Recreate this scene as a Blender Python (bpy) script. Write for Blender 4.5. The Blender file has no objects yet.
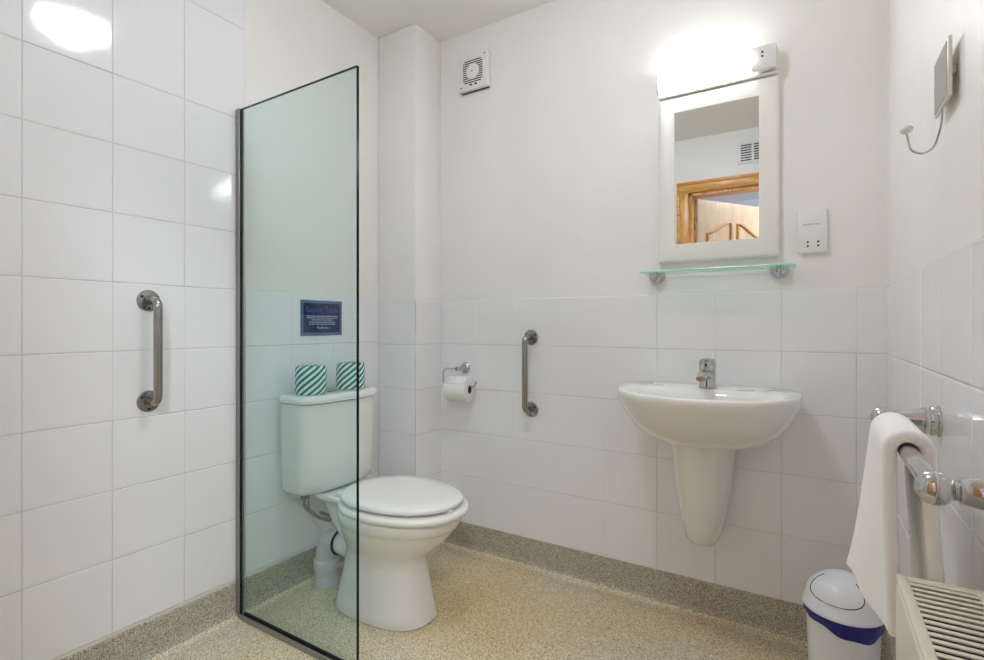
import bpy, bmesh, math, random
from mathutils import Vector, Matrix
random.seed(7)
PI = math.pi
COL = bpy.context.scene.collection
FZ = -0.035            # floor level
CZ = 2.317             # ceiling level
W = 1.9045             # right wall
YF = -2.0              # doorway wall
DADO = 1.096

# ------------------------------------------------------------------ materials
def srgb(r, g, b):
    f = lambda c: (c/255/12.92) if c/255 <= .04045 else ((c/255+.055)/1.055)**2.4
    return (f(r), f(g), f(b), 1)
def mat(name, col, rough=.5, metal=0, coat=0, spec=.5, bump=None, emit=None, estr=0):
    m = bpy.data.materials.new(name); m.use_nodes = True
    n = m.node_tree.nodes; l = m.node_tree.links; b = n['Principled BSDF']
    b.inputs['Base Color'].default_value = col; b.inputs['Roughness'].default_value = rough
    b.inputs['Metallic'].default_value = metal; b.inputs['Coat Weight'].default_value = coat
    b.inputs['Specular IOR Level'].default_value = spec
    if emit:
        b.inputs['Emission Color'].default_value = emit; b.inputs['Emission Strength'].default_value = estr
    if bump:
        sc, st, dist = bump
        tc = n.new('ShaderNodeTexCoord'); no = n.new('ShaderNodeTexNoise'); no.inputs['Scale'].default_value = sc
        no.inputs['Detail'].default_value = 4
        bp = n.new('ShaderNodeBump'); bp.inputs['Strength'].default_value = st; bp.inputs['Distance'].default_value = dist
        l.new(tc.outputs['Object'], no.inputs['Vector']); l.new(no.outputs['Fac'], bp.inputs['Height']); l.new(bp.outputs['Normal'], b.inputs['Normal'])
    return m
def var_color(m, c1, c2, scale, detail=3, lo=.35, hi=.65):
    n = m.node_tree.nodes; l = m.node_tree.links; b = n['Principled BSDF']
    tc = n.new('ShaderNodeTexCoord'); no = n.new('ShaderNodeTexNoise'); no.inputs['Scale'].default_value = scale; no.inputs['Detail'].default_value = detail
    r = n.new('ShaderNodeValToRGB'); r.color_ramp.elements[0].position = lo; r.color_ramp.elements[1].position = hi
    r.color_ramp.elements[0].color = c1; r.color_ramp.elements[1].color = c2
    l.new(tc.outputs['Object'], no.inputs['Vector']); l.new(no.outputs['Fac'], r.inputs['Fac']); l.new(r.outputs['Color'], b.inputs['Base Color'])
    return m

M = {}
M['paint'] = var_color(mat('wall_paint', (1,1,1,1), .42, bump=(9, .25, .01)), srgb(239,236,231), srgb(242,240,236), 2.5)
M['ceil'] = mat('ceiling_paint', srgb(242,240,235), .7)
M['tile'] = var_color(mat('glazed_tile', (1,1,1,1), .09, bump=(5, .12, .01)), srgb(238,238,239), srgb(242,242,243), 1.7)
M['grout'] = var_color(mat('grout', (1,1,1,1), .8), srgb(196,192,184), srgb(226,223,218), 7)
M['china'] = mat('vitreous_china', srgb(236,235,231), .08, coat=.3)
M['china_basin'] = mat('basin_china', srgb(238,236,231), .10, coat=.3)
M['seat'] = mat('seat_plastic', srgb(240,239,234), .18)
M['plastic'] = mat('white_plastic', srgb(236,235,233), .3)
M['pipe'] = mat('pipe_plastic', srgb(214,214,220), .35)
M['rubber'] = mat('black_rubber', srgb(22,22,24), .6)
M['vmframe'] = mat('pale_metal_frame', srgb(225,222,214), .35, .3)
M['dark'] = mat('dark_gap', srgb(40,38,36), .7)
M['chrome'] = mat('polished_chrome', srgb(198,198,198), .07, 1)
M['steel'] = mat('satin_steel', srgb(165,162,158), .22, 1, bump=(60, .05, .002))
M['hose'] = mat('braided_hose', srgb(150,150,150), .4, .8, bump=(700, .6, .002))
M['profile'] = mat('anodised_profile', srgb(150,150,148), .45, .55)
M['white_frame'] = mat('white_painted_frame', srgb(240,237,230), .3)
M['mirror'] = mat('mirror_silver', (.86,.88,.87,1), .015, 1)
M['darkmirror'] = mat('tinted_mirror', (.27,.265,.23,1), .12, 1)
M['tissue'] = mat('tissue_paper', srgb(240,238,235), .9, bump=(160, .4, .003))
M['card'] = mat('card_core', srgb(120,84,70), .9)
M['towel'] = mat('terry_cotton', srgb(250,249,247), .95, spec=.15, bump=(420, .45, .003))
M['bin'] = mat('bin_plastic', srgb(232,234,238), .28)
M['bag'] = mat('blue_bin_liner', srgb(18,24,120), .3, bump=(45, .7, .01))
M['rad'] = mat('radiator_enamel', srgb(232,226,208), .35)
M['raddark'] = mat('radiator_gap_shade', srgb(30,27,22), .9)  # near black, paints the shade between the grille slats
M['lampglow'] = mat('lit_diffuser', (1,1,1,1), .4, emit=(.97,.98,1,1), estr=8)
M['domeglow'] = mat('lit_dome', (1,1,1,1), .4, emit=(.87,.955,1.09,1), estr=17)
M['hallfill'] = mat('hall_fill_glow', (1,1,1,1), .4, emit=(.90,.97,1.08,1), estr=46)  # glow of the added hall fill
M['sign'] = mat('sign_navy', srgb(6,22,84), .45)
M['signborder'] = mat('sign_border', srgb(84,106,148), .4)
M['signtext'] = mat('sign_lettering', srgb(200,215,235), .4)
M['signtitle'] = mat('sign_title', srgb(72,96,158), .5)
M['greytext'] = mat('grey_print', srgb(110,110,115), .6)
M['hall'] = mat('hall_paint', srgb(214,216,228), .7)
M['hallfloor'] = mat('hall_carpet', srgb(140,120,100), .9)

def speckle(name, tint, stain, spot=None):
    m = bpy.data.materials.new(name); m.use_nodes = True
    n = m.node_tree.nodes; l = m.node_tree.links; b = n['Principled BSDF']; b.inputs['Roughness'].default_value = .42
    tc = n.new('ShaderNodeTexCoord')
    v = n.new('ShaderNodeTexVoronoi'); v.inputs['Scale'].default_value = 470
    sep = n.new('ShaderNodeSeparateColor'); l.new(tc.outputs['Object'], v.inputs['Vector']); l.new(v.outputs['Color'], sep.inputs['Color'])
    r = n.new('ShaderNodeValToRGB'); cr = r.color_ramp; cr.interpolation = 'CONSTANT'
    cr.elements[0].position = 0; cr.elements[0].color = tint[0]
    cr.elements[1].position = .14; cr.elements[1].color = tint[1]
    e = cr.elements.new(.42); e.color = tint[2]
    e = cr.elements.new(.80); e.color = tint[3]
    l.new(sep.outputs['Red'], r.inputs['Fac'])
    no = n.new('ShaderNodeTexNoise'); no.inputs['Scale'].default_value = 2.6; no.inputs['Detail'].default_value = 3; l.new(tc.outputs['Object'], no.inputs['Vector'])
    rr = n.new('ShaderNodeValToRGB'); rr.color_ramp.elements[0].position = .42; rr.color_ramp.elements[0].color = (1,1,1,1)
    rr.color_ramp.elements[1].position = .66; rr.color_ramp.elements[1].color = stain
    l.new(no.outputs['Fac'], rr.inputs['Fac'])
    mx = n.new('ShaderNodeMix'); mx.data_type = 'RGBA'; mx.blend_type = 'MULTIPLY'; mx.inputs['Factor'].default_value = 1
    l.new(r.outputs['Color'], mx.inputs['A']); l.new(rr.outputs['Color'], mx.inputs['B']); l.new(mx.outputs['Result'], b.inputs['Base Color'])
    if spot:      # an ochre water stain of its own shape beside the toilet
        n2 = n.new('ShaderNodeTexNoise'); n2.inputs['Scale'].default_value = 5; n2.inputs['Detail'].default_value = 4; l.new(tc.outputs['Object'], n2.inputs['Vector'])
        di = n.new('ShaderNodeVectorMath'); di.operation = 'DISTANCE'; di.inputs[1].default_value = spot; l.new(tc.outputs['Object'], di.inputs[0])
        ad = n.new('ShaderNodeMath'); ad.operation = 'MULTIPLY_ADD'; ad.inputs[1].default_value = .45; l.new(n2.outputs['Fac'], ad.inputs[0]); l.new(di.outputs['Value'], ad.inputs[2])
        r3 = n.new('ShaderNodeValToRGB'); r3.color_ramp.elements[0].position = .28; r3.color_ramp.elements[0].color = (.96,.84,.60,1)
        r3.color_ramp.elements[1].position = .62; r3.color_ramp.elements[1].color = (1,1,1,1); l.new(ad.outputs[0], r3.inputs['Fac'])
        m3 = n.new('ShaderNodeMix'); m3.data_type = 'RGBA'; m3.blend_type = 'MULTIPLY'; m3.inputs['Factor'].default_value = 1
        l.new(mx.outputs['Result'], m3.inputs['A']); l.new(r3.outputs['Color'], m3.inputs['B']); l.new(m3.outputs['Result'], b.inputs['Base Color'])
    bp = n.new('ShaderNodeBump'); bp.inputs['Strength'].default_value = .25; bp.inputs['Distance'].default_value = .002
    l.new(sep.outputs['Green'], bp.inputs['Height']); l.new(bp.outputs['Normal'], b.inputs['Normal'])
    return m
M['vinyl'] = speckle('speckled_safety_vinyl', (srgb(132,112,78), srgb(204,189,155), srgb(226,214,187), srgb(248,241,224)), (1,.95,.80,1), (.70,-.38,FZ))
M['skirt_shaded'] = speckle('shaded_skirting_vinyl', (srgb(112,103,86), srgb(163,157,144), srgb(187,181,167), srgb(222,215,198)), (.98,.96,.88,1))  # floor vinyl in darker tones: shade on the upright face painted in

def glass(name, tint, refl=.04):
    m = bpy.data.materials.new(name); m.use_nodes = True
    n = m.node_tree.nodes; l = m.node_tree.links; n.clear()
    out = n.new('ShaderNodeOutputMaterial'); mix = n.new('ShaderNodeMixShader')
    tr = n.new('ShaderNodeBsdfTransparent'); tr.inputs['Color'].default_value = tint
    gl = n.new('ShaderNodeBsdfGlossy'); gl.inputs['Roughness'].default_value = .01; gl.inputs['Color'].default_value = (.9,.97,.94,1)
    lw = n.new('ShaderNodeLayerWeight'); lw.inputs['Blend'].default_value = .5
    pw = n.new('ShaderNodeMath'); pw.operation = 'POWER'; pw.inputs[1].default_value = 5; l.new(lw.outputs['Facing'], pw.inputs[0])
    ma = n.new('ShaderNodeMath'); ma.operation = 'MULTIPLY_ADD'; ma.inputs[1].default_value = .9; ma.inputs[2].default_value = refl; l.new(pw.outputs[0], ma.inputs[0])
    l.new(ma.outputs[0], mix.inputs['Fac']); l.new(tr.outputs['BSDF'], mix.inputs[1]); l.new(gl.outputs['BSDF'], mix.inputs[2]); l.new(mix.outputs['Shader'], out.inputs['Surface'])
    return m
M['glass'] = glass('green_tint_glass', (.892,.955,.950,1), .02)
M['glassedge'] = mat('glass_cut_edge', srgb(5,20,17), .25, spec=.2)
M['shelfglass'] = glass('shelf_glass', (.88,.975,.945,1), .03)
M['shelfedge'] = mat('shelf_glass_edge', srgb(175,228,208), .12)

def stripes():
    m = mat('striped_wrapper', (1,1,1,1), .6)
    n = m.node_tree.nodes; l = m.node_tree.links; b = n['Principled BSDF']
    tc = n.new('ShaderNodeTexCoord'); sp = n.new('ShaderNodeSeparateXYZ'); l.new(tc.outputs['UV'], sp.inputs['Vector'])
    a = n.new('ShaderNodeMath'); a.operation = 'MULTIPLY_ADD'; a.inputs[1].default_value = 1.0
    l.new(sp.outputs['X'], a.inputs[0]); 
    mu = n.new('ShaderNodeMath'); mu.operation = 'MULTIPLY'; mu.inputs[1].default_value = -1.15; l.new(sp.outputs['Y'], mu.inputs[0]); l.new(mu.outputs[0], a.inputs[2])
    s = n.new('ShaderNodeMath'); s.operation = 'MULTIPLY'; s.inputs[1].default_value = 1/.0265; l.new(a.outputs[0], s.inputs[0])
    f = n.new('ShaderNodeMath'); f.operation = 'FRACT'; l.new(s.outputs[0], f.inputs[0])
    r = n.new('ShaderNodeValToRGB'); r.color_ramp.interpolation = 'CONSTANT'
    r.color_ramp.elements[0].color = srgb(0,122,112); r.color_ramp.elements[1].position = .5; r.color_ramp.elements[1].color = srgb(226,238,234)
    l.new(f.outputs[0], r.inputs['Fac']); l.new(r.outputs['Color'], b.inputs['Base Color'])
    return m
M['stripe'] = stripes()

def pine(name, c1, c2, vert=True):
    m = mat(name, (1,1,1,1), .3)
    n = m.node_tree.nodes; l = m.node_tree.links; b = n['Principled BSDF']
    tc = n.new('ShaderNodeTexCoord'); mp = n.new('ShaderNodeMapping')
    mp.inputs['Scale'].default_value = (14,14,1.2) if vert else (1.2,14,14)
    no = n.new('ShaderNodeTexNoise'); no.inputs['Scale'].default_value = 3; no.inputs['Detail'].default_value = 5; no.inputs['Distortion'].default_value = 1.2
    r = n.new('ShaderNodeValToRGB'); r.color_ramp.elements[0].position = .35; r.color_ramp.elements[1].position = .65
    r.color_ramp.elements[0].color = c1; r.color_ramp.elements[1].color = c2
    l.new(tc.outputs['Object'], mp.inputs['Vector']); l.new(mp.outputs['Vector'], no.inputs['Vector']); l.new(no.outputs['Fac'], r.inputs['Fac']); l.new(r.outputs['Color'], b.inputs['Base Color'])
    return m
M['pine_v'] = pine('varnished_pine', srgb(196,128,52), srgb(232,176,96))
M['pine_h'] = pine('varnished_pine_rail', srgb(196,128,52), srgb(236,182,100), False)
M['pine_pale'] = pine('pale_pine', srgb(188,158,122), srgb(206,180,146))
M['pine_mould'] = pine('pine_moulding', srgb(170,112,52), srgb(200,146,78))

# ------------------------------------------------------------------ helpers
def finish(o, label=None, cat=None, group=None, kind=None):
    if label: o['label'] = label
    if cat: o['category'] = cat
    if group: o['group'] = group
    if kind: o['kind'] = kind
    return o
def wloc(o):
    v = Vector((0,0,0))
    while o is not None: v += o.location; o = o.parent
    return v
def obj(name, bm, m, parent=None, smooth=True, origin=None, angle=35):
    """bmesh in world coordinates -> one mesh object"""
    me = bpy.data.meshes.new(name)
    if origin is None:
        origin = wloc(parent) if parent else Vector((0,0,0))
    origin = Vector(origin)
    bmesh.ops.translate(bm, verts=bm.verts, vec=-origin)
    bmesh.ops.recalc_face_normals(bm, faces=bm.faces)
    ca = math.radians(angle)
    if smooth:
        for f in bm.faces: f.smooth = True
        for e in bm.edges:
            if len(e.link_faces) == 2 and e.calc_face_angle(0) > ca: e.smooth = False
    bm.to_mesh(me); bm.free()
    for mm in (m if isinstance(m, (list, tuple)) else [m]): me.materials.append(mm)
    o = bpy.data.objects.new(name, me); COL.objects.link(o)
    if parent:
        o.parent = parent; o.location = origin - wloc(parent)
    else: o.location = origin
    return o
def thing(name, loc, label, cat, group=None):
    o = bpy.data.objects.new(name, None); COL.objects.link(o); o.location = loc; o.empty_display_size = .05
    return finish(o, label, cat, group)
def struct(name, bm, m, parent=None, smooth=False):
    o = obj(name, bm, m, parent, smooth)
    if not parent: o['kind'] = 'structure'
    return o
def B(): return bmesh.new()
def box(bm, lo, hi, bev=0, seg=2, mi=0):
    lo, hi = Vector(lo), Vector(hi)
    r = bmesh.ops.create_cube(bm, size=1); vs = r['verts']
    s = hi-lo; c = (hi+lo)/2
    for v in vs: v.co = Vector((v.co.x*s.x, v.co.y*s.y, v.co.z*s.z)) + c
    fs = set(f for v in vs for f in v.link_faces)
    for f in fs: f.material_index = mi
    if bev:
        es = list(set(e for v in vs for e in v.link_edges))
        bmesh.ops.bevel(bm, geom=es, offset=bev, segments=seg, affect='EDGES', profile=.5)
    return bm
def frame_of(axis):
    a = Vector(axis).normalized(); h = Vector((0,0,1)) if abs(a.z) < .9 else Vector((1,0,0))
    u = h.cross(a).normalized(); v = a.cross(u).normalized(); return a, u, v
def loft(bm, rings, cap0=True, cap1=True, closed=True, mi=0):
    R = [[bm.verts.new(p) for p in r] for r in rings]; n = len(R[0]); fs = []
    for i in range(len(R)-1):
        for j in range(n if closed else n-1):
            k = (j+1) % n
            fs.append(bm.faces.new((R[i][j], R[i][k], R[i+1][k], R[i+1][j])))
    if cap0: fs.append(bm.faces.new(R[0][::-1]))
    if cap1: fs.append(bm.faces.new(R[-1]))
    for f in fs: f.material_index = mi
    return bm
def lathe(bm, prof, origin, axis=(0,0,1), seg=32, cap=True, mi=0):
    a, u, v = frame_of(axis); o = Vector(origin)
    rings = [[o + a*h + (u*math.cos(2*PI*k/seg) + v*math.sin(2*PI*k/seg))*max(r, 1e-4) for k in range(seg)] for r, h in prof]
    return loft(bm, rings, cap, cap, mi=mi)
def smooth_path(pts, rad, n=6):
    """round the corners of a polyline"""
    P = [Vector(p) for p in pts]; out = [P[0]]
    for i in range(1, len(P)-1):
        a, b, c = P[i-1], P[i], P[i+1]
        r = min(rad, (a-b).length*.49, (c-b).length*.49)
        s = b + (a-b).normalized()*r; e = b + (c-b).normalized()*r
        for k in range(n+1):
            t = k/n; out.append(s*(1-t)**2 + b*2*t*(1-t) + e*t*t)
    out.append(P[-1]); return out
def tube(bm, pts, rad, seg=16, mi=0):
    P = [Vector(p) for p in pts]; rad = rad if isinstance(rad, (list, tuple)) else [rad]*len(P)
    T = [((P[min(i+1, len(P)-1)]-P[max(i-1, 0)])).normalized() for i in range(len(P))]
    a, u, v = frame_of(T[0]); rings = []
    for i, p in enumerate(P):
        u = (u - T[i]*u.dot(T[i])).normalized(); v = T[i].cross(u)
        rings.append([p + (u*math.cos(2*PI*k/seg) + v*math.sin(2*PI*k/seg))*rad[i] for k in range(seg)])
    return loft(bm, rings, mi=mi)
def sup(cx, cy, a, b, z, n=2.4, seg=48, af=None, bf=None):
    """superellipse; af / bf = half length on the +x / -y side"""
    r = []
    for k in range(seg):
        t = 2*PI*k/seg; c, s = math.cos(t), math.sin(t)
        x = math.copysign(abs(c)**(2/n), c); y = math.copysign(abs(s)**(2/n), s)
        r.append(Vector((cx + x*(af if (af and x > 0) else a), cy + y*(bf if (bf and y < 0) else b), z)))
    return r
def ball(bm, c, r, sx=1, sy=1, sz=1, seg=24):
    m = Matrix.Translation(Vector(c)) @ Matrix.Diagonal((sx*r, sy*r, sz*r, 1))
    bmesh.ops.create_uvsphere(bm, u_segments=seg, v_segments=seg//2, radius=1, matrix=m); return bm
def text_bm(bm, s, size, origin, right, up, depth=.0006, align='CENTER', mi=0, width=None):
    cu = bpy.data.curves.new('t', 'FONT'); cu.body = s; cu.size = size; cu.align_x = align; cu.align_y = 'CENTER'
    cu.resolution_u = 3
    o = bpy.data.objects.new('t', cu); COL.objects.link(o); dg = bpy.context.evaluated_depsgraph_get(); dg.update()
    me = bpy.data.meshes.new_from_object(o.evaluated_get(dg)); bpy.data.objects.remove(o)
    R, U, O = Vector(right), Vector(up), Vector(origin); N = R.cross(U)
    vs = [bm.verts.new(O + R*v.co.x + U*v.co.y + N*depth) for v in me.vertices]
    for p in me.polygons:
        try: bm.faces.new([vs[i] for i in p.vertices]).material_index = mi
        except ValueError: pass
    bpy.data.meshes.remove(me); bpy.data.curves.remove(cu); return bm

# ------------------------------------------------------------------ the room shell
T = .1
COLX, COLY = .227, -.182
struct('floor', box(B(), (-T, YF-T, FZ-.08), (W+T, T, FZ)), M['vinyl'])
struct('ceiling', box(B(), (-T, YF-T, CZ), (W+T, T, CZ+.08)), M['ceil'])
wall_left = struct('wall_left', box(B(), (-T, YF-T, FZ), (0, T, CZ)), M['paint'])
wall_back = struct('wall_back', box(B(), (0, 0, FZ), (W, T, CZ)), M['paint'])
wall_right = struct('wall_right', box(B(), (W, YF-T, FZ), (W+T, T, CZ)), M['paint'])
bm = B(); box(bm, (0, COLY, FZ), (COLX, 0, CZ), .006)
wall_corner = struct('wall_corner', bm, M['paint'], smooth=True)
DX0, DX1, DZ = .955, 1.76, 1.93
bm = B()
box(bm, (0, YF-T, FZ), (DX0, YF, CZ)); box(bm, (DX1, YF-T, FZ), (W, YF, CZ)); box(bm, (DX0, YF-T, DZ), (DX1, YF, CZ))
struct('wall_front', bm, M['paint'])

def tiling(parent, axis, fixed, us, zs, sgn, odd=None, strong=None):
    """glazed tiles set proud of a grout bed. axis 'X': plane x=fixed, u=y ; 'Y': plane y=fixed, u=x ; sgn: outward direction"""
    th = .004
    g = B(); lo_u, hi_u, lo_z, hi_z = us[0], us[-1], zs[0], zs[-1]
    def pt(u, z, d):
        return (fixed + sgn*d, u, z) if axis == 'X' else (u, fixed + sgn*d, z)
    a, b = pt(lo_u, lo_z, 0), pt(hi_u, hi_z, th*.72)
    box(g, [min(p, q) for p, q in zip(a, b)], [max(p, q) for p, q in zip(a, b)])
    bed = obj('grout', g, M['grout'], parent, False)
    t = B()
    for i in range(len(us)-1):
        for j in range(len(zs)-1):
            u0, u1, z0, z1 = us[i], us[i+1], zs[j], zs[j+1]
            gz, bv = .0009, .0018
            a0 = 1 if (strong is None or strong(u0, j)) else .12
            a1 = 1 if (strong is None or strong(u1, j)) else .12
            ti, tj = random.gauss(0, .0006), random.gauss(0, .0008)
            if odd and odd(i, j): ti, tj = odd(i, j)
            rings = []
            for inset, d in ((0, th*.5), (0, th*.8), (bv*.4, th), (bv*1.3, th+.0006)):
                l_, r_ = u0+(.0007+inset)*a0, u1-(.0007+inset)*a1
                r = []
                for (u, z) in ((l_, z0+gz+inset), (r_, z0+gz+inset), (r_, z1-gz-inset), (l_, z1-gz-inset)):
                    dd = d + ((u-(u0+u1)/2)*ti + (z-(z0+z1)/2)*tj) * (1 if d > th*.7 else 0)
                    r.append(pt(u, z, dd))
                rings.append(r)
            loft(t, rings, cap0=False)
    return obj('tiles', t, M['tile'], parent, False)
def grid(lo, hi, start, step):
    r = [lo]; k = math.ceil((lo-start)/step + .08)
    while start + k*step < hi - .015:
        r.append(start + k*step); k += 1
    r.append(hi); return r
TZ0 = .083
zs = [TZ0] + [DADO-.2*k for k in (4, 3, 2, 1, 0)]
def sb_(u, j): return abs(u-1.227) < .03 or abs(u-1.627) < .03 or (abs(u-1.427) < .03 and j in (0, 3)) or (abs(u-1.827) < .03 and j in (1, 2, 3)) or u < COLX+.01 or u > W-.01
tiling(wall_back, 'Y', 0, grid(COLX, W, .027, .2), zs, -1, strong=sb_)
tiling(wall_right, 'X', W, grid(YF, -.004, -.181, .2), zs, -1, strong=lambda u, j: abs(u+.981) < .03 or abs(u+.581) < .03 or u > -.01 or u < YF+.01)
zl = [TZ0+.012] + [1.106-.2*k for k in (4, 3, 2, 1, 0)]
tiling(wall_left, 'X', 0, grid(-.845, COLY, -.052, .2), zl, 1, strong=lambda u, j: u < -.84 or u > COLY-.01)
zt = zl + [1.306, 1.506, 1.7065, 2.03, CZ-.001]
def odd(i, j):
    u = usL[i]
    if zt[j] > 1.70 and zt[j] < 1.8 and abs(u+1.456) < .03: return (.004, -.006)
    return None
usL = grid(YF, -.845, -.052, .2)
def sl_(u, j): return abs(u+1.452) < .03 or (abs(u+1.252) < .03 and j not in (3, 4)) or (abs(u+1.052) < .03 and j in (0, 5, 6, 7, 8, 9)) or u < YF+.01 or u > -.85
tiling(wall_left, 'X', 0, usL, zt, 1, odd, sl_)
tiling(wall_corner, 'Y', COLY, [0.004, COLX-.001], zs, -1)
tiling(wall_corner, 'X', COLX, [COLY-.003, -.004], zs, 1)

# coved vinyl skirting
PROF = [(0, TZ0+.002), (.0065, TZ0), (.007, TZ0-.004), (.007, FZ+.034)] + \
       [(.007+.03*(1-math.cos(t)), FZ+.034-.0325*math.sin(t)) for t in [PI/2*k/6 for k in range(1, 7)]] + [(.06, FZ+.0012)]
path = [(0, YF), (0, COLY), (COLX, COLY), (COLX, 0), (W, 0), (W, YF)]   # room on the right-hand side
def off(i, d):
    """offset path vertex i inward by d"""
    P = [Vector(p) for p in path]
    def nrm(a, b):
        t = (b-a).normalized(); return Vector((t.y, -t.x))
    if i == 0: return P[0] + nrm(P[0], P[1])*d
    if i == len(P)-1: return P[-1] + nrm(P[-2], P[-1])*d
    n1, n2 = nrm(P[i-1], P[i]), nrm(P[i], P[i+1]); return P[i] + (n1+n2)*d
for i, nm in enumerate(['baseboard_left', 'baseboard_corner', 'baseboard_corner_side', 'baseboard_back', 'baseboard_right']):
    bm = B()
    r0 = [Vector((*off(i, d), z)) for d, z in PROF]; r1 = [Vector((*off(i+1, d), z)) for d, z in PROF]
    loft(bm, [r0, r1], False, False, closed=False)
    for f in bm.faces:      # painted shade stops half way round the cove, floor tone below
        if f.calc_center_median().z < FZ+.0115: f.material_index = 1
    struct(nm, bm, [M['skirt_shaded'], M['vinyl']], smooth=True)

# doorway and the hall behind it (seen in the mirror)
door = bpy.data.objects.new('door_1', None); COL.objects.link(door); door.location = (DX0, YF, FZ); door['kind'] = 'structure'
bm = B()
AW = .072
def arch_bar(bm, lo, hi): box(bm, lo, hi, .006)
arch_bar(bm, (DX0-AW, YF, FZ), (DX0+.004, YF+.018, DZ+AW)); arch_bar(bm, (DX1-.004, YF, FZ), (DX1+AW, YF+.018, DZ+AW))
obj('architrave', bm, M['pine_v'], door)
bm = B(); arch_bar(bm, (DX0-AW, YF+.0005, DZ-.004), (DX1+AW, YF+.0195, DZ+AW)); box(bm, (DX0-AW-.004, YF+.001, DZ+AW-.018), (DX1+AW+.004, YF+.027, DZ+AW+.004), .005)
box(bm, (DX0-AW-.004, YF+.001, FZ), (DX0-AW+.016, YF+.027, DZ+AW), .005)
obj('architrave', bm, M['pine_h'], door)
bm = B(); box(bm, (DX0, YF-T-.01, FZ), (DX0+.022, YF-.002, DZ)); box(bm, (DX1-.022, YF-T-.01, FZ), (DX1, YF-.002, DZ)); box(bm, (DX0, YF-T-.01, DZ-.022), (DX1, YF-.002, DZ))
obj('door_lining', bm, M['pine_v'], door, False)
# the leaf, swung out into the hall
LW, LH, LT = .74, DZ-FZ-.03, .036
ang = math.radians(-56)
hx, hy = DX0+.03, YF-T-.012
dirv = Vector((math.cos(ang), math.sin(ang), 0)); nv = Vector((-dirv.y, dirv.x, 0))
def leafpt(s, z, d): return Vector((hx, hy, FZ+.006+z)) + dirv*s + nv*d
bm = B(); r = []
for d in (-LT/2, LT/2): r.append([leafpt(0,0,d), leafpt(LW,0,d), leafpt(LW,LH,d), leafpt(0,LH,d)])
loft(bm, r)
leaf = obj('door_leaf', bm, M['pine_pale'], door, False)
def arch_outline(s0, s1, z0, z1, rise, flip):
    pts = [(s0, z0), (s1, z0)]
    n = 12
    for k in range(n+1):
        t = k/n; s = s1+(s0-s1)*t
        q = (1-t) if not flip else t      # 0 at the inner side .. 1 at the outer side
        pts.append((s, z1 - rise*(q*q*(3-2*q))))
    return pts
for side in (-1, 1):
    for (s0, s1, flip) in ((.10, .335, True), (.405, .64, False)):
        for (z0, z1, rise) in ((1.03, LH-.15, .09), (.17, .88, .0)):
            o = arch_outline(s0, s1, z0, z1, rise, flip)
            bm = B(); tube(bm, [leafpt(s, z, side*LT/2) for s, z in o + [o[0]]], .011, 8)
            mo = obj('panel_moulding', bm, M['pine_mould'], leaf)
for z in (.2, 1.72):
    bm = B(); tube(bm, [leafpt(-.012, z, .006), leafpt(-.012, z+.09, .006)], .007, 10); obj('hinge', bm, M['steel'], door)
bm = B(); box(bm, (.2, -4.2, FZ-.08), (2.9, YF-T, FZ)); struct('floor_hall', bm, M['hallfloor'])
bm = B(); box(bm, (.2, -4.2, CZ), (2.9, YF-T, CZ+.08)); struct('ceiling_hall', bm, M['ceil'])
bm = B(); box(bm, (.1, -4.2, FZ), (.2, YF-T, CZ)); struct('wall_hall_left', bm, M['hall'])
bm = B(); box(bm, (2.9, -4.2, FZ), (3.0, YF-T, CZ)); struct('wall_hall_right', bm, M['hall'])
bm = B(); box(bm, (.1, -4.3, FZ), (3.0, -4.2, CZ)); struct('wall_hall_end', bm, M['hall'])

# ------------------------------------------------------------------ shower screen
SY = -.872
scr = thing('shower_screen', (.02, SY, FZ), 'tall frameless green tinted glass shower screen panel in front of the toilet', 'shower screen')
SZ = 1.733; SX = .596
bm = B(); box(bm, (.0215, SY-.005, FZ+.0105), (SX, SY+.005, SZ), .0006, 1)
for f in bm.faces:
    n = f.normal
    f.material_index = 0 if abs(n.y) > .9 else 1
obj('glass_panel', bm, [M['glass'], M['glassedge']], scr, False)
bm = B(); box(bm, (.0085, SY-.010, FZ+.004), (.021, SY+.010, SZ+.002), .002); box(bm, (.0195, SY-.010, FZ+.02), (.027, SY-.0055, SZ+.002), .001); box(bm, (.0195, SY+.0055, FZ+.02), (.027, SY+.010, SZ+.002), .001)
obj('wall_channel', bm, M['profile'], scr)
bm = B(); box(bm, (.012, SY-.012, FZ+.001), (SX+.004, SY+.012, FZ+.010), .002); box(bm, (.03, SY-.012, FZ+.009), (SX+.004, SY-.0075, FZ+.019), .001); box(bm, (.03, SY+.0075, FZ+.009), (SX+.004, SY+.012, FZ+.019), .001)
obj('floor_channel', bm, M['profile'], scr)
for y in (SY-.0074, SY+.0053): bm = B(); box(bm, (.034, y, FZ+.0105), (SX+.002, y+.0021, FZ+.0205)); obj('seal_strip', bm, M['rubber'], scr, False)

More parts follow.
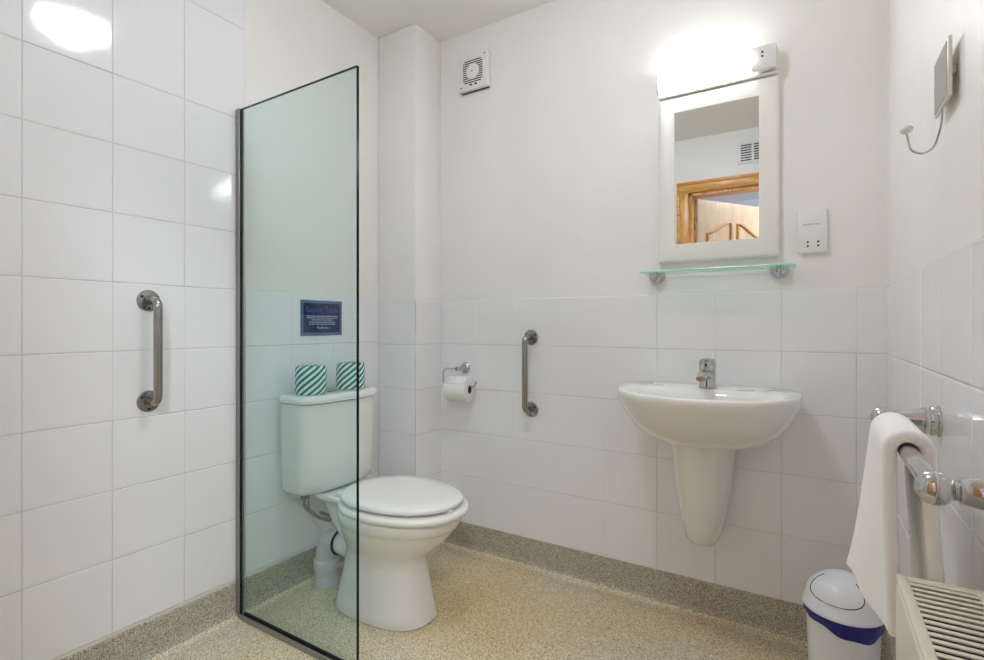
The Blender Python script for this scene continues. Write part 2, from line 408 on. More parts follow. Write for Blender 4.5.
# ------------------------------------------------------------------ toilet
TY = -.553
toilet = thing('toilet', (.4, TY, FZ), 'white close coupled toilet standing behind the glass shower screen', 'toilet')
def sec(z, xb, xf, hw, n=2.3):
    xc = xb + (xf-xb)*.42
    return sup(xc, TY, xc-xb, hw, z, n, 56, af=xf-xc)
bm = B()
def zm(z): return z if z < .11 else .11+(z-.11)*(.343-.11)/(.376-.11)
SEC = [(FZ, .205, .600, .120, 2.6), (FZ+.006, .200, .606, .124, 2.6), (.0, .212, .597, .118, 2.6), (.06, .228, .583, .110, 2.6), (.11, .238, .573, .106, 2.5), (.150, .244, .566, .105, 2.4),
       (.185, .25, .572, .109, 2.3), (.215, .25, .598, .122, 2.2), (.25, .25, .635, .143, 2.15), (.285, .248, .666, .160, 2.1), (.312, .244, .684, .169, 2.1), (.322, .244, .69, .172, 2.1),
       (.326, .24, .698, .176, 2.1), (.35, .236, .708, .180, 2.1), (.368, .236, .711, .181, 2.1), (.376, .24, .706, .177, 2.1)]
loft(bm, [sec(zm(a), b, c, d, e) for a, b, c, d, e in SEC])
pan = obj('pan', bm, M['china'], toilet, angle=60)
bm = B()   # shelf under the cistern and the outlet neck
def rb(x0, x1, hw, z, n=5): return sup((x0+x1)/2, TY, (x1-x0)/2, hw, z, n, 40)
loft(bm, [rb(.20, .32, .050, .20), rb(.165, .34, .066, .26), rb(.145, .35, .078, .31), rb(.13, .36, .090, .336), rb(.112, .36, .104, .341), rb(.110, .36, .106, .352), rb(.114, .35, .102, .3595)])
obj('cistern_shelf', bm, M['china'], pan, angle=60)
bm = B(); lathe(bm, [(.044, 0), (.044, .09), (.046, .09), (.046, .12)], (.31, TY, .148), (-1, 0, 0)); obj('outlet_spigot', bm, M['china'], pan)
for s in (-1, 1):
    bm = B(); tube(bm, [(.125, TY+s*.117, .300), (.125, TY+s*.117, .361)], .004, 8); obj('cistern_bolt', bm, M['steel'], toilet)
# seat and lid
def egg(z, xb, xf, hw):
    if z > .404: return sec(z-.0315, xb+.004, xf-.014, hw-.005, 2.15)
    return sec(z-.034, xb, xf-.003, hw, 2.15)
bm = B(); loft(bm, [egg(.378, .262, .722, .182), egg(.381, .254, .732, .190), egg(.390, .252, .736, .193), egg(.397, .255, .732, .190), egg(.400, .262, .724, .184)])
seat = obj('seat', bm, M['seat'], toilet, angle=60)
bm = B(); loft(bm, [egg(.407, .262, .712, .172), egg(.409, .254, .722, .181), egg(.416, .252, .726, .184), egg(.423, .255, .723, .181), egg(.4275, .266, .71, .171), egg(.4295, .30, .66, .13), egg(.430, .36, .58, .06)])
obj('lid', bm, M['seat'], toilet, angle=60)
for (x, y) in ((.60, -.120), (.60, .120), (.36, -.13), (.36, .13), (.70, -.02)):
    bm = B(); box(bm, (x-.014, TY+y-.007, .3655), (x+.014, TY+y+.007, .377), .002); obj('bumper', bm, M['seat'], seat)
for s in (-1, 1):
    bm = B(); tube(bm, [(.252, TY+s*.06, .368), (.252, TY+s*.095, .368)], .009, 14); box(bm, (.252, TY+s*.078-.014, .362), (.29, TY+s*.078+.014, .372), .002)
    obj('lid_hinge', bm, M['seat'], toilet)
# cistern
CY = -.548
def cis(z, hw, xf, n=5.5):
    r = []
    xm = .012
    # flat back on the wall, bowed front with round corners
    half = sup(0, 0, 1, 1, 0, n, 72)
    out = []
    for p in half:
        x = xm + (p.x*.5+.5)*(xf-xm) - .018*max(0, p.x)*(p.y**2)
        out.append(Vector((x, CY+p.y*hw, z)))
    return out
bm = B()
loft(bm, [cis(.360, .160, .165), cis(.364, .168, .178), cis(.374, .174, .187), cis(.40, .178, .192), cis(.55, .182, .196), cis(.694, .185, .199)])
obj('cistern', bm, M['china'], toilet, angle=60)
bm = B()
loft(bm, [cis(.6955, .184, .198), cis(.697, .190, .206), cis(.706, .192, .209), cis(.716, .190, .207), cis(.7225, .184, .200), cis(.7245, .172, .188)])
obj('cistern_lid', bm, M['china'], toilet, angle=60)
bm = B(); lathe(bm, [(.022, 0), (.022, .005), (.018, .007), (.0175, .004), (.015, .0055)], (.125, -.562, .7243)); obj('flush_button', bm, M['chrome'], toilet)
# soil pipe and supply hose
bm = B()
PX, PY = .092, TY-.006
el = smooth_path([(.20, TY, .146), (.105, TY-.003, .150), (PX, PY, .06), (PX, PY, .03)], .075, 10)
tube(bm, el, .0425, 28)
lathe(bm, [(.044, 0), (.044, .062), (.047, .066), (.0485, .070), (.0485, .098), (.047, .104), (.043, .107)], (PX, PY, FZ+.001), seg=32)
pipe = obj('soil_pipe', bm, M['pipe'], toilet, angle=60)
bm = B(); lathe(bm, [(.044, 0), (.0495, .001), (.0495, .008), (.044, .009)], (.172, TY, .147), (-1, 0, 0)); obj('rubber_seal', bm, M['rubber'], pipe)
bm = B(); lathe(bm, [(.0442, 0), (.0455, .003), (.0442, .006)], (PX, PY, FZ+.03), seg=32); obj('pipe_seam', bm, M['pipe'], pipe)
bm = B()
hp = smooth_path([(.098, -.668, .335), (.10, -.668, .305), (.130, -.632, .258), (.150, -.59, .235), (.10, -.54, .225), (.012, -.52, .22)], .035, 8)
tube(bm, hp, .0065, 12); obj('supply_hose', bm, M['hose'], toilet)
bm = B(); lathe(bm, [(.010, 0), (.013, .002), (.013, .016), (.009, .018), (.009, .03)], (.098, -.668, .331), seg=8); obj('hose_nut', bm, M['steel'], toilet)

# ------------------------------------------------------------------ wrapped toilet rolls on the cistern
def wrapped_roll(loc, label, rot):
    t = thing('wrapped_toilet_roll', loc, label, 'toilet roll', 'striped wrapped toilet rolls on the cistern lid')
    bm = B(); uv = bm.loops.layers.uv.new('UVMap')
    prof = [(.010, .004), (.030, .0), (.046, .0005), (.051, .006), (.052, .03), (.052, .075), (.051, .097), (.047, .1035), (.030, .102), (.014, .097)]
    seg = 40; L = 0; rows = []
    for i, (r, h) in enumerate(prof):
        if i: L += math.hypot(r-prof[i-1][0], h-prof[i-1][1])
        rows.append((L, [bm.verts.new((r*(1+.012*math.sin(5*2*PI*k/seg+i))*math.cos(2*PI*k/seg), r*(1+.012*math.sin(5*2*PI*k/seg+i))*math.sin(2*PI*k/seg), h)) for k in range(seg)]))
    for i in range(len(rows)-1):
        for k in range(seg):
            q = (k+1) % seg
            f = bm.faces.new((rows[i][1][k], rows[i][1][q], rows[i+1][1][q], rows[i+1][1][k]))
            for lo, (uu, vv) in zip(f.loops, ((k, rows[i][0]), (k+1, rows[i][0]), (k+1, rows[i+1][0]), (k, rows[i+1][0]))):
                lo[uv].uv = (uu/seg*.323*15/15, vv)
    bm.faces.new(rows[0][1][::-1]); bm.faces.new(rows[-1][1])
    o = obj('wrapper', bm, M['stripe'], t, origin=(0,0,0)); o.location = (0,0,0)
    bm = B(); lathe(bm, [(.004, .0975), (.008, .101), (.016, .1015), (.019, .0985)], (0,0,0), seg=14)
    for v in bm.verts: v.co.x *= 1.25; v.co.z += .0015*math.sin(v.co.x*900)
    o = obj('tucked_end', bm, M['stripe'], t, origin=(0,0,0)); o.location = (0,0,0)
    t.rotation_euler = (0,0,rot); t.scale = (1.1, 1.1, 1.03)
    return t
wrapped_roll((.112, -.648, .7248), 'green and white striped wrapped toilet roll, the left one seen wholly through the glass', .3)
wrapped_roll((.112, -.452, .7248), 'green and white striped wrapped toilet roll, the right one crossed by the glass edge', 2.0)

# ------------------------------------------------------------------ sign
sg = thing('sign', (.005, -.509, 1.012), 'small navy blue framed notice about the septic tank on the wall above the cistern', 'sign')
X0 = .0062
bm = B(); box(bm, (.005, -.613, .941), (.0085, -.405, 1.0835), .001, 1); obj('backing', bm, M['signborder'], sg, False)
bm = B(); box(bm, (.0080, -.601, .953), (.0090, -.417, 1.0715)); obj('panel', bm, M['sign'], sg, False)
R_, U_ = (0,1,0), (0,0,1)
bm = B(); text_bm(bm, 'Septic Tank', .034, (.0091, -.509, 1.045), R_, U_); obj('title', bm, M['signtitle'], sg, False)
bm = B(); text_bm(bm, 'Thank you', .0145, (.0091, -.509, .973), R_, U_); obj('closing_line', bm, M['signtext'], sg, False)
bm = B()
for z, w in ((1.0195, .078), (1.012, .076), (1.004, .054), (.995, .064), (.987, .066)):
    y = -.509-w; k = 0
    while y < -.509+w:
        d = random.uniform(.006, .016); box(bm, (.0091, y, z-.0013), (.0094, min(y+d, -.509+w), z+.0013)); y += d+.0022
obj('small_print', bm, M['signtext'], sg, False)

# ------------------------------------------------------------------ grab bars
def grab_bar(p0, p1, out, label):
    """p0, p1: flange centres on the wall; out: wall normal"""
    p0, p1, n = Vector(p0), Vector(p1), Vector(out)
    t = thing('grab_bar', p1, label, 'grab bar')
    a, b = p0+n*.058, p1+n*.058
    bm = B(); tube(bm, smooth_path([p0+n*.006, a, b, p1+n*.006], .042, 10), .0122, 20); obj('bar', bm, M['steel'], t)
    ax, u, v = frame_of(n)
    for p in (p0, p1):
        bm = B(); lathe(bm, [(.0325, 0), (.0325, .003), (.030, .0055), (.017, .007), (.016, .010)], p, n)
        fl = obj('flange', bm, M['steel'], t)
        for k in range(3):
            bm = B(); an = k*2*PI/3+.5; lathe(bm, [(.0045, 0), (.0042, .0012), (.002, .0018)], p+n*.0056+(u*math.cos(an)+v*math.sin(an))*.0235, n, 10)
            obj('screw', bm, M['dark'], fl)
    return t
grab_bar((.0045, -1.158, 1.056), (.0045, -1.158, .752), (1,0,0), 'short vertical steel grab bar on the shower side of the left tiled wall')
grab_bar((.708, -.0045, .932), (.708, -.0045, .629), (0,-1,0), 'short vertical steel grab bar on the back wall between toilet roll and basin')

# ------------------------------------------------------------------ toilet roll holder
HX, HZ, HY = .371, .789, -.072
RROT = Matrix.Rotation(math.radians(9.5), 3, 'Z')
RZ = .700
h = thing('toilet_roll_holder', (HX, -.0045, HZ), 'chrome wire toilet roll holder on a round wall plate', 'toilet roll holder')
bm = B(); lathe(bm, [(.025, 0), (.025, .004), (.021, .009), (.013, .012), (.010, .02), (.010, .055), (.0105, .068), (.007, .073)], (HX, -.0045, HZ), (0,-1,0)); obj('wall_plate', bm, M['chrome'], h)
bm = B(); tube(bm, smooth_path([(HX+.004, HY, HZ), (.303, HY, HZ), (.303, HY, RZ+.012), (.455, HY, RZ+.012), (.464, HY, RZ+.03)], .022, 8), .0035, 12); bmesh.ops.rotate(bm, verts=bm.verts, cent=(HX, HY, 0), matrix=RROT); obj('arm', bm, M['chrome'], h)
bm = B(); ball(bm, (.464, HY, RZ+.031), .0055); bmesh.ops.rotate(bm, verts=bm.verts, cent=(HX, HY, 0), matrix=RROT); obj('end_bead', bm, M['chrome'], h)
r = thing('toilet_roll', (.385, HY, RZ-.053), 'white unwrapped toilet roll hanging on the chrome wire holder', 'toilet roll')
bm = B(); seg = 40
def ringx(x, rad): return [Vector((x+.013, HY+rad*math.cos(2*PI*k/seg), RZ+rad*math.sin(2*PI*k/seg))) for k in range(seg)]
loft(bm, [ringx(.317, .0195), ringx(.316, .049), ringx(.318, .0545), ringx(.322, .0558), ringx(.416, .0558), ringx(.4205, .0545), ringx(.422, .048), ringx(.421, .0195), ringx(.317, .0195)], False, False); bmesh.ops.rotate(bm, verts=bm.verts, cent=(HX, HY, 0), matrix=RROT)
obj('paper', bm, M['tissue'], r)
bm = B(); loft(bm, [ringx(.3175, .0193), ringx(.4205, .0193), ringx(.4205, .0178), ringx(.3175, .0178), ringx(.3175, .0193)], False, False); bmesh.ops.rotate(bm, verts=bm.verts, cent=(HX, HY, 0), matrix=RROT); obj('core', bm, M['card'], r)
bm = B(); 
pts = []
for k in range(12):
    a = PI*.52+k*.09; pts.append((HY+.0572*math.cos(a), RZ+.0572*math.sin(a)))
rr = [[Vector((x, y-.0002, z)) for (y, z) in pts] for x in (.332, .4325)]
loft(bm, rr, False, False, closed=False); bmesh.ops.rotate(bm, verts=bm.verts, cent=(HX, HY, 0), matrix=RROT); sh = obj('loose_sheet', bm, M['tissue'], r)
so = sh.modifiers.new('s', 'SOLIDIFY'); so.thickness = .0008

# ------------------------------------------------------------------ extractor fan
fan = thing('extractor_fan', (.4215, -.001, 2.037), 'square white extractor fan high on the back wall near the ceiling', 'extractor fan')
fc = (.4275, 2.114)
bm = B(); box(bm, (.347, -.030, 2.037), (.504, -.001, 2.192), .006)
obj('cover', bm, M['plastic'], fan)
bm = B(); box(bm, (.352, -.010, 2.0355), (.499, -.001, 2.04)); obj('rear_gap', bm, M['dark'], fan, False)
bm = B()
for k in range(11):
    z = fc[1]+.052-k*.0095-.003; hw = .052 if abs(z-fc[1]) < .045 else .044
    box(bm, (fc[0]-hw, -.0308, z-.0021), (fc[0]+hw, -.0298, z+.0021))
obj('grille_slots', bm, M['dark'], fan, False)
bm = B(); lathe(bm, [(.034, 0), (.034, .002), (.032, .0045), (.004, .006)], (fc[0], -.0300, fc[1]), (0,-1,0)); obj('hub_disc', bm, M['plastic'], fan)
for dx, dz in ((-.063, -.062), (.063, .065)):
    bm = B(); lathe(bm, [(.0035, 0), (.0035, .001)], (fc[0]+dx, -.0300, fc[1]+dz), (0,-1,0), 10); obj('screw', bm, M['dark'], fan)
bm = B(); lathe(bm, [(.003, 0), (.003, .001)], (fc[0], -.036, fc[1]), (0,-1,0), 10); obj('screw', bm, M['dark'], fan)
for dx in (-.009, .017):
    bm = B(); box(bm, (fc[0]+dx-.008, -.0306, fc[1]-.061), (fc[0]+dx+.006, -.0299, fc[1]-.054)); obj('release_slot', bm, M['dark'], fan, False)

# ------------------------------------------------------------------ framed mirror
mr = thing('wall_mirror', (1.43, -.001, 1.205), 'rectangular wall mirror in a wide white frame above the glass shelf', 'mirror')
mx0, mx1, mz0, mz1 = 1.237, 1.620, 1.207, 1.797
gx0, gx1, gz0, gz1 = 1.294, 1.563, 1.270, 1.738
def rrect(x0, x1, z0, z1, y): return [Vector((x0, y, z0)), Vector((x1, y, z0)), Vector((x1, y, z1)), Vector((x0, y, z1))]
bm = B()
loft(bm, [rrect(mx0+.004, mx1-.004, mz0+.004, mz1-.004, -.001), rrect(mx0, mx1, mz0, mz1, -.006), rrect(mx0, mx1, mz0, mz1, -.020), rrect(mx0+.006, mx1-.006, mz0+.006, mz1-.006, -.025),
          rrect(mx0+.016, mx1-.016, mz0+.016, mz1-.016, -.028), rrect(gx0-.006, gx1+.006, gz0-.006, gz1+.006, -.030), rrect(gx0, gx1, gz0, gz1, -.029), rrect(gx0, gx1, gz0, gz1, -.023)], True, False)
obj('frame', bm, M['white_frame'], mr, angle=20)
bm = B(); box(bm, (gx0-.001, -.026, gz0-.001), (gx1+.001, -.022, gz1+.001)); obj('glass', bm, M['mirror'], mr, False)

# ------------------------------------------------------------------ mirror light with shaver outlet
ml = thing('mirror_light', (1.43, -.001, 1.80), 'lit white strip light with shaver outlet at its right end, above the mirror', 'light')
bm = B(); box(bm, (1.240, -.034, 1.800), (1.618, -.001, 1.807), .002); box(bm, (1.240, -.020, 1.807), (1.618, -.001, 1.888), .003)
obj('base', bm, M['white_frame'], ml)
def dpro(x):   # diffuser cross-section
    r = [Vector((x, -.020, 1.810))]
    for k in range(13):
        t = -PI/2+PI*k/12; c, s = math.cos(t), math.sin(t)
        r.append(Vector((x, -.026-.034*abs(c)**.7, 1.850+.039*math.copysign(abs(s)**.7, s))))
    r.append(Vector((x, -.020, 1.890))); return r
bm = B(); loft(bm, [dpro(1.2455), dpro(1.5405)]); obj('diffuser', bm, M['lampglow'], ml)
bm = B(); loft(bm, [dpro(1.2375), dpro(1.2452)]); obj('end_cap', bm, M['white_frame'], ml)
bm = B(); box(bm, (1.541, -.056, 1.812), (1.616, -.020, 1.889), .005)
sb = obj('shaver_outlet', bm, M['plastic'], ml)
for z in (1.866, 1.853):
    bm = B(); lathe(bm, [(.0036, 0), (.0036, .0012)], (1.575, -.0555, z), (0,-1,0), 12); obj('pin_hole', bm, M['dark'], sb, False)

# ------------------------------------------------------------------ shaver socket on the wall
sk = thing('shaver_socket', (1.714, -.001, 1.205), 'white shaver socket plate with four pin holes beside the mirror', 'socket')
bm = B(); box(bm, (1.676, -.006, 1.207), (1.753, -.001, 1.350), .002); box(bm, (1.672, -.016, 1.211), (1.752, -.004, 1.350), .005)
pl = obj('plate', bm, M['plastic'], sk)
for dx in (-.012, .016):
    for z in (1.233, 1.2455): bm = B(); lathe(bm, [(.0032, 0), (.0032, .0008)], (1.712+dx, -.0156, z), (0,-1,0), 12); obj('pin_hole', bm, M['dark'], sk, False)
bm = B(); text_bm(bm, 'SHAVERS ONLY', .0075, (1.712, -.0158, 1.301), (1,0,0), (0,0,1)); obj('print', bm, M['greytext'], sk, False)

# ------------------------------------------------------------------ glass shelf
gs = thing('glass_shelf', (1.43, -.001, 1.165), 'thin clear glass shelf on two chrome brackets below the mirror', 'shelf')
bm = B(); box(bm, (1.196, -.122, 1.1655), (1.668, -.012, 1.1705), .001, 1)
for f in bm.faces: f.material_index = 0 if abs(f.normal.z) > .9 else 1
obj('glass_plate', bm, [M['shelfglass'], M['shelfedge']], gs, False)
for x in (1.229, 1.621):
    bm = B(); rings = []
    for y, s in ((-.001, 1.0), (-.010, 1.0), (-.026, .86), (-.034, .55)):
        r_ = []
        for k in range(17):
            a = PI + PI*k/16; r_.append(Vector((x+.029*s*math.cos(a), y, 1.1645+.031*s*math.sin(a))))
        r_.append(Vector((x+.016*s, y, 1.1655))); r_.append(Vector((x-.016*s, y, 1.1655)))
        rings.append(r_)
    loft(bm, rings); br = obj('bracket', bm, M['chrome'], gs, angle=40)
    bm = B(); box(bm, (x-.012, -.040, 1.154), (x+.012, -.026, 1.1655), .002); box(bm, (x-.010, -.030, 1.1722), (x+.010, -.012, 1.1765), .0015); obj('clamp', bm, M['chrome'], br)

# ------------------------------------------------------------------ basin
BX = 1.417
bs = thing('wall_mounted_wash_basin', (BX, -.005, FZ+.3), 'white wall hung wash basin with a semi pedestal below it', 'basin')
def bas(z, s, front, n=2.25, back=-.0055, w=.272, seg=64, mid=-.145):
    """basin outline: straight at the wall, round at the front"""
    r = []
    for k in range(seg):
        t = 2*PI*k/seg; c, s_ = math.cos(t), math.sin(t)
        if s_ <= 0:
            x = w*s*math.copysign(abs(c)**(2/n), c); y = mid + (mid-front)*-abs(s_)**(2/n)
        else:
            m = 5.0; x = w*s*math.copysign(abs(c)**(2/m), c)*(1-.06*abs(s_)**2); y = mid + (back-mid)*abs(s_)**(2/m)
        r.append(Vector((BX+x, y, z)))
    return r
def inn(z, a, b, cy, n=2.2): return sup(BX, cy, a, b, z, n, 64)
bm = B()
rings = [bas(.604, .33, -.235, 2.2), bas(.608, .47, -.270, 2.2), bas(.618, .61, -.305, 2.2), bas(.638, .735, -.338, 2.2), bas(.66, .825, -.365, 2.2), bas(.688, .90, -.390, 2.2), bas(.715, .95, -.408), bas(.737, .98, -.420), bas(.752, .995, -.428), bas(.762, 1.0, -.430), bas(.770, 1.0, -.430), bas(.775, .992, -.426), bas(.7765, .975, -.416),
         inn(.774, .238, .135, -.262)[:], inn(.768, .228, .127, -.264), inn(.75, .215, .118, -.265), inn(.71, .185, .10, -.262), inn(.672, .12, .07, -.255), inn(.660, .03, .02, -.25)]
loft(bm, rings)
obj('bowl', bm, M['china_basin'], bs, angle=55)
bm = B(); lathe(bm, [(.024, 0), (.024, .002), (.018, .003), (.016, .0005)], (BX, -.25, .6602)); obj('waste', bm, M['chrome'], bs)
for dx in (-.165, .115):
    bm = B(); loft(bm, [sup(BX+dx, -.12, .026, .015, z, 2, 28) if z < .7775 else sup(BX+dx, -.12, .023, .012, z, 2, 28) for z in (.775, .7765, .778, .7785)]); obj('tap_hole_cover', bm, M['china_basin'], bs)
def ped(z, hw, front, n=2.6):
    r = []; mid = -.04
    for k in range(48):
        t = 2*PI*k/48; c, s_ = math.cos(t), math.sin(t)
        if s_ <= 0: x = hw*math.copysign(abs(c)**(2/n), c); y = mid - (mid-front)*abs(s_)**(2/n)
        else: x = hw*math.copysign(abs(c)**(2/6), c); y = mid+(-.0055-mid)*abs(s_)**(2/6)
        r.append(Vector((BX-.020+x, y, z)))
    return r
bm = B()
loft(bm, [ped(.250, .020, -.095), ped(.253, .034, -.122), ped(.260, .045, -.140), ped(.274, .054, -.153), ped(.298, .062, -.163), ped(.34, .070, -.172), ped(.40, .080, -.181), ped(.47, .090, -.190), ped(.54, .098, -.198), ped(.597, .104, -.205)])
obj('semi_pedestal', bm, M['china_basin'], bs, angle=60)
# tap
tp = thing('basin_tap', (BX-.001, -.098, .776), 'small chrome mixer tap standing on the back of the basin', 'tap')
tx, ty = BX-.001, -.098
bm = B()
lathe(bm, [(.028, 0), (.028, .003), (.0262, .006), (.0262, .058), (.0255, .062)], (tx, ty, 0.7765), seg=36)
body = obj('body', bm, M['chrome'], tp)
bm = B()
sp = [(tx, ty-.005, 0.8120), (tx-.002, ty-.045, 0.8240), (tx-.003, ty-.085, 0.8210), (tx-.003, ty-.105, 0.8120)]
def ellring(p, a, b): return [Vector((p[0]+a*math.cos(2*PI*k/24), p[1], p[2]+b*math.sin(2*PI*k/24))) for k in range(24)]
loft(bm, [ellring(sp[0], .022, .020), ellring(sp[1], .019, .014), ellring(sp[2], .017, .010), ellring(sp[3], .015, .008)])
spout = obj('spout', bm, M['chrome'], tp)
bm = B(); lathe(bm, [(.0105, 0), (.0105, .008)], (tx-.003, ty-.090, 0.8050), seg=18); obj('aerator', bm, M['dark'], spout)
bm = B(); loft(bm, [sup(tx, ty, .0262, .0262, 0.8395, 2, 32), sup(tx, ty, .027, .027, 0.8440, 2, 32), sup(tx, ty-.002, .0265, .028, 0.8600, 2.2, 32), sup(tx, ty-.004, .022, .026, 0.8700, 2.3, 32), sup(tx, ty-.004, .010, .015, 0.8735, 2.3, 32)])
lev = obj('lever', bm, M['chrome'], tp)
bm = B(); lathe(bm, [(.0042, 0), (.0042, .0015)], (tx, ty-.0285, 0.8520), (0,-1,.05), 14); obj('indicator', bm, M['dark'], lev)

# ------------------------------------------------------------------ towel rail
RX, RZT = 1.820, .8145
rl = thing('towel_rail', (W-.005, -1.0, RZT), 'chrome towel rail with round ball ends on the right wall above the radiator', 'towel rail')
bm = B(); tube(bm, [(RX, -.765, RZT), (RX, -1.25, RZT)], .0105, 20); obj('rail', bm, M['chrome'], rl)
for y in (-.768, -1.247):
    bm = B()
    L = W-.005-RX
    lathe(bm, [(.027, 0), (.027, .003), (.0245, .005), (.0245, .008), (.026, .010), (.0245, .013), (.0225, .0145), (.0225, .017), (.0235, .019), (.0205, .028), (.0165, .042), (.0132, L-.021), (.0135, L-.018), (.010, L-.0165), (.010, L-.010)], (W-.0045, y, RZT), (-1,0,0), 36)
    po = obj('post', bm, M['chrome'], rl, angle=50)
    bm = B(); ball(bm, (RX, y, RZT), .0175); obj('ball_end', bm, M['chrome'], po)

# ------------------------------------------------------------------ towel
tw = thing('towel', (RX, -.93, RZT), 'thick white towel folded over the chrome rail, hanging above the bin', 'towel')
bm = B(); NV = 26; rows = []
Y0, Y1 = -.905, -1.080
for j in range(NV+1):
    v = j/NV; y = Y0+(Y1-Y0)*v
    zb = .590-.024*v
    prof = []
    # room-side drop, bottom to top
    xb = 1.764+.043*v
    n1 = 22
    for i in range(n1+1):
        u = i/n1; z = zb+(RZT-zb)*u
        x = xb+(RX-.0202-xb)*(u**.8) + .003*math.sin(v*9+u*2)*(1-u)
        yy = y + (.012*(1-u)*(.5-v)*-1)
        prof.append(Vector((x, yy, z)))
    for i in range(1, 12):
        a = PI-PI*i/12; prof.append(Vector((RX+.0202*math.cos(a), y, RZT+.0202*math.sin(a)+.0008)))
    zi = .565
    for i in range(n1+1):
        u = i/n1; z = RZT+(zi-RZT)*u
        x = RX+.0202+.012*u+.002*math.sin(v*11+u*3)*u
        prof.append(Vector((x, y+.004*math.sin(u*5), z)))
    rows.append(prof)
loft(bm, rows, False, False, closed=False)
cl = obj('cloth', bm, M['towel'], tw)
so = cl.modifiers.new('thick', 'SOLIDIFY'); so.thickness = .0170; so.offset = 0
bv = cl.modifiers.new('round', 'BEVEL'); bv.width = .006; bv.segments = 3; bv.limit_method = 'ANGLE'; bv.angle_limit = math.radians(50)

# ------------------------------------------------------------------ swing bin
bnx, bny, br_ = 1.778, -.355, .081
bn = thing('swing_bin', (bnx, bny, FZ), 'small round white swing lid bin with a blue liner, in the corner below the towel', 'bin')
z0 = FZ+.001
bm = B(); lathe(bm, [(.064, 0), (.068, .003), (.071, .02), (br_-.002, .287), (br_, .293), (br_, .300), (br_-.006, .300)], (bnx, bny, z0), seg=56); obj('body', bm, M['bin'], bn)
bm = B(); rings = []
for k, (dz, e) in enumerate(((.304, .0015), (.301, .005), (.293, .0055), (.286, .004), (.279, .0032))):
    r_ = []
    for q in range(56):
        a = 2*PI*q/56; drop = .003*math.sin(7*a+1)+.003*math.sin(3*a+1)+.024*math.exp(-((a-5.2)/.65)**2)
        if k < 3: drop = 0
        rad = br_+e+.0012*math.sin(9*a+k)
        r_.append(Vector((bnx+rad*math.cos(a), bny+rad*math.sin(a), z0+dz-drop*(k-2)*.5)))
    rings.append(r_)
loft(bm, rings, False, False); bl = obj('liner', bm, M['bag'], bn)
bm = B()
lp = [(br_+.006, .299), (br_+.008, .303), (br_+.007, .307), (br_+.002, .316)] + [((br_)*math.cos(t), .320+.069*math.sin(t)) for t in [PI/2*k/10 for k in range(1, 10)]] + [(.001, .389)]
lathe(bm, lp, (bnx, bny, z0), seg=56)
lid = obj('lid', bm, M['bin'], bn, angle=60)
# flap outline facing the room
bm = B(); pts = []
ff = math.atan2(-1, -.33)    # towards the room
ctrl = [(-1.0, 60), (-1.0, 46), (-.97, 33), (-.88, 22), (-.70, 15), (-.4, 11), (0, 10), (.4, 11), (.70, 15), (.88, 22), (.97, 33), (1.0, 46), (1.0, 60)]
for az_, el_ in ctrl:
    el = math.radians(el_); az = ff+az_; rr = br_*math.cos(el)+.0004; pts.append(Vector((bnx+rr*math.cos(az), bny+rr*math.sin(az), z0+.3202+.069*math.sin(el))))
pts = smooth_path(pts, .01, 3)
tube(bm, pts, .0011, 6); obj('flap_gap', bm, M['dark'], lid)

# ------------------------------------------------------------------ radiator
ra0, ra1 = -1.088, -1.93
rx0, rx1, rz = 1.806, W-.012, .660
rd = thing('radiator', (1.85, -1.5, FZ+.08), 'cream panel radiator with slotted top grille under the towel rail', 'radiator')
bm = B(); box(bm, (rx0+.012, ra1, FZ+.09), (rx1-.002, ra0-.004, rz-.060), .004); obj('panels', bm, M['rad'], rd)
bm = B(); box(bm, (rx0+.014, ra1+.006, rz-.070), (rx1-.006, ra0-.012, rz-.045)); obj('gap_shade_block', bm, M['raddark'], rd, False)  # dark block under the slats, its colour stands in for shade
for y in (ra0-.006, ra1): bm = B(); box(bm, (rx0+.001, y, FZ+.10), (rx1, y+.006, rz-.004), .002); obj('side_panel', bm, M['rad'], rd)
bm = B(); box(bm, (rx0-.002, ra1+.004, FZ+.09), (rx0+.0105, ra0-.007, rz-.009), .004, 3); obj('front_panel', bm, M['rad'], rd)
bm = B()
box(bm, (rx0-.001, ra1+.001, rz-.008), (rx0+.011, ra0-.001, rz), .003, 3); box(bm, (rx1-.012, ra1+.001, rz-.008), (rx1, ra0-.001, rz), .003, 3)
box(bm, (rx0+.010, ra0-.016, rz-.008), (rx1-.010, ra0-.001, rz-.0008), .002, 2); box(bm, (rx0+.010, ra1, rz-.008), (rx1-.010, ra1+.016, rz-.0008), .002, 2)
gr = obj('top_grille', bm, M['rad'], rd)
y = ra0-.0235
while y > ra1+.02:
    bm = B(); box(bm, (rx0+.009, y-.0034, rz-.0035), (rx1-.009, y+.0034, rz-.0012), .0009); obj('slat', bm, M['rad'], gr); y -= .0135
for y in (-1.30, -1.80): bm = B(); box(bm, (W-.013, y, .35), (W-.0056, y+.04, .60)); obj('wall_bracket', bm, M['steel'], rd, False)
bm = B(); tube(bm, smooth_path([(1.86, ra0+.030, FZ+.001), (1.86, ra0+.030, FZ+.125), (1.86, ra0-.004, FZ+.125)], .012), .0075, 12); lathe(bm, [(.014, 0), (.016, .01), (.016, .035), (.012, .045)], (1.86, ra0+.030, FZ+.115)); obj('pipe_and_valve', bm, M['chrome'], rd)

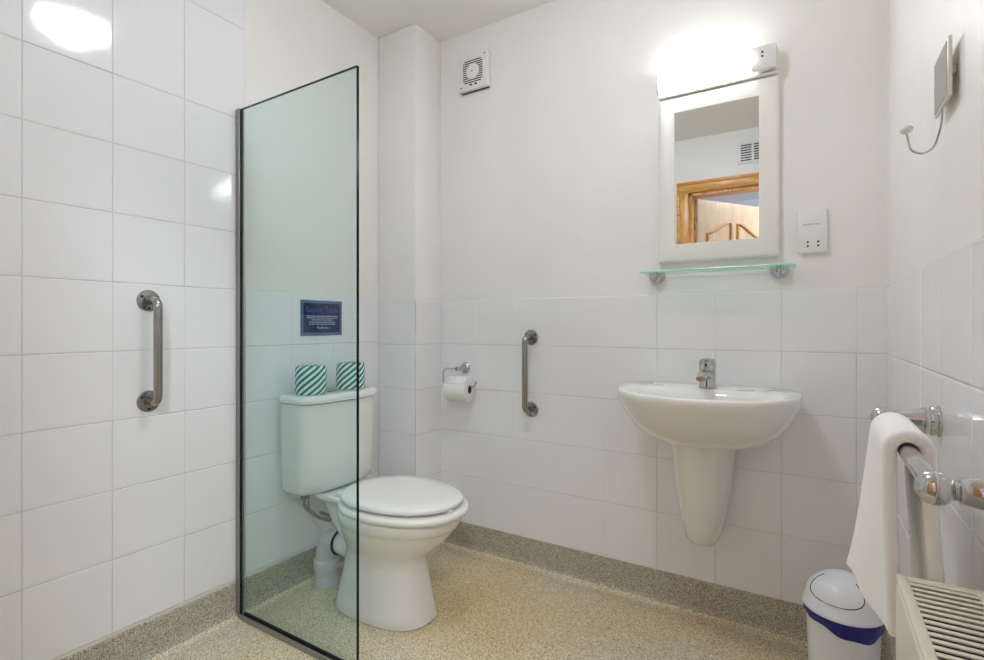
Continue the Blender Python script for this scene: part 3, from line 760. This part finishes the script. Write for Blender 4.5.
# ------------------------------------------------------------------ small swivel mirror on the right wall
vm = thing('shaving_mirror', (W-.001, -.84, 1.38), 'small square tilting mirror with a curved arm on the upper right wall', 'mirror')
vx = 1.890
bm = B(); box(bm, (vx, -.891, 1.333), (vx+.0055, -.785, 1.4265), .0015, 2); obj('frame', bm, M['vmframe'], vm)
bm = B(); box(bm, (vx-.0008, -.886, 1.338), (vx+.0002, -.790, 1.4215)); obj('glass', bm, M['darkmirror'], vm, False)
bm = B(); box(bm, (vx+.0055, -.872, 1.374), (W-.0005, -.856, 1.388), .002); obj('pivot', bm, M['vmframe'], vm)
bm = B(); tube(bm, smooth_path([(vx+.003, -.83, 1.345), (vx+.003, -.83, 1.310), (vx-.006, -.83, 1.274), (vx-.020, -.83, 1.264), (vx-.037, -.83, 1.272), (vx-.0425, -.83, 1.302)], .016, 6), .0017, 10); obj('arm', bm, M['chrome'], vm)
bm = B(); ball(bm, (vx-.043, -.83, 1.3095), .0095, 1, 1, .8); obj('knob', bm, M['plastic'], vm)

# ------------------------------------------------------------------ air vent above the door (in the mirror)
av = thing('air_vent', (1.47, YF, 2.115), 'white louvred air vent on the wall above the doorway, seen in the mirror', 'vent')
va0, va1, vz0, vz1 = 1.290, 1.53, 2.095, 2.215
bm = B(); box(bm, (va0-.015, YF+.0005, vz0-.015), (va1+.015, YF+.009, vz1+.015), .003); obj('frame', bm, M['plastic'], av)
bm = B()
nx = 3; cw = (va1-va0)/nx
for c in range(nx):
    for k in range(7): box(bm, (va0+c*cw+.007, YF+.0085, vz0+.004+k*.0168), (va0+(c+1)*cw-.007, YF+.0096, vz0+.0125+k*.0168))
obj('louvre_slots', bm, M['dark'], av, False)

# ------------------------------------------------------------------ ceiling light and added hall fill
cl_ = thing('ceiling_light', (1.02, -1.0, CZ), 'round white ceiling dome light in the middle of the bathroom', 'light')
bm = B(); lathe(bm, [(.165, 0), (.165, .014), (.158, .018)], (1.02, -1.0, CZ), (0,0,-1), 48); obj('base', bm, M['plastic'], cl_)
bm = B(); lathe(bm, [(.132, .016), (.130, .03), (.115, .05), (.09, .066), (.05, .076), (.001, .079)], (1.02, -1.0, CZ), (0,0,-1), 48); obj('dome', bm, M['domeglow'], cl_)
hl = thing('hall_fill_light', (2.05, -2.75, CZ), 'added fill dome on the hall ceiling, lighting the bathroom through the doorway', 'light')  # unseen lamp, added to fill the room from the camera side
bm = B(); lathe(bm, [(.165, 0), (.165, .014), (.152, .03), (.135, .055), (.10, .075), (.05, .086), (.001, .088)], (2.05, -2.75, CZ), (0,0,-1), 48); obj('dome', bm, M['hallfill'], hl)

# ------------------------------------------------------------------ camera and world
cam = bpy.data.cameras.new('camera'); co = bpy.data.objects.new('camera', cam); COL.objects.link(co)
co.location = (1.7139, -1.9329, .9799); co.rotation_euler = (PI/2, 0, .557)
cam.sensor_width = 36; cam.lens = 515.265/984*36; cam.shift_y = -4.11/984; cam.clip_start = .01
sc = bpy.context.scene; sc.camera = co
w = bpy.data.worlds.new('world'); sc.world = w; w.use_nodes = True
w.node_tree.nodes['Background'].inputs['Color'].default_value = (.8,.85,.9,1); w.node_tree.nodes['Background'].inputs['Strength'].default_value = .3
vs = sc.view_settings; vs.view_transform = 'Standard'; vs.look = 'None'; vs.gamma = 1; vs.use_curve_mapping = False; vs.exposure = 1.25
sc.cycles.use_denoising = True; sc.cycles.max_bounces = 14; sc.cycles.diffuse_bounces = 8; sc.cycles.glossy_bounces = 6; sc.cycles.transparent_max_bounces = 12
sc.cycles.caustics_reflective = True; sc.cycles.blur_glossy = .5; sc.cycles.sample_clamp_indirect = 6
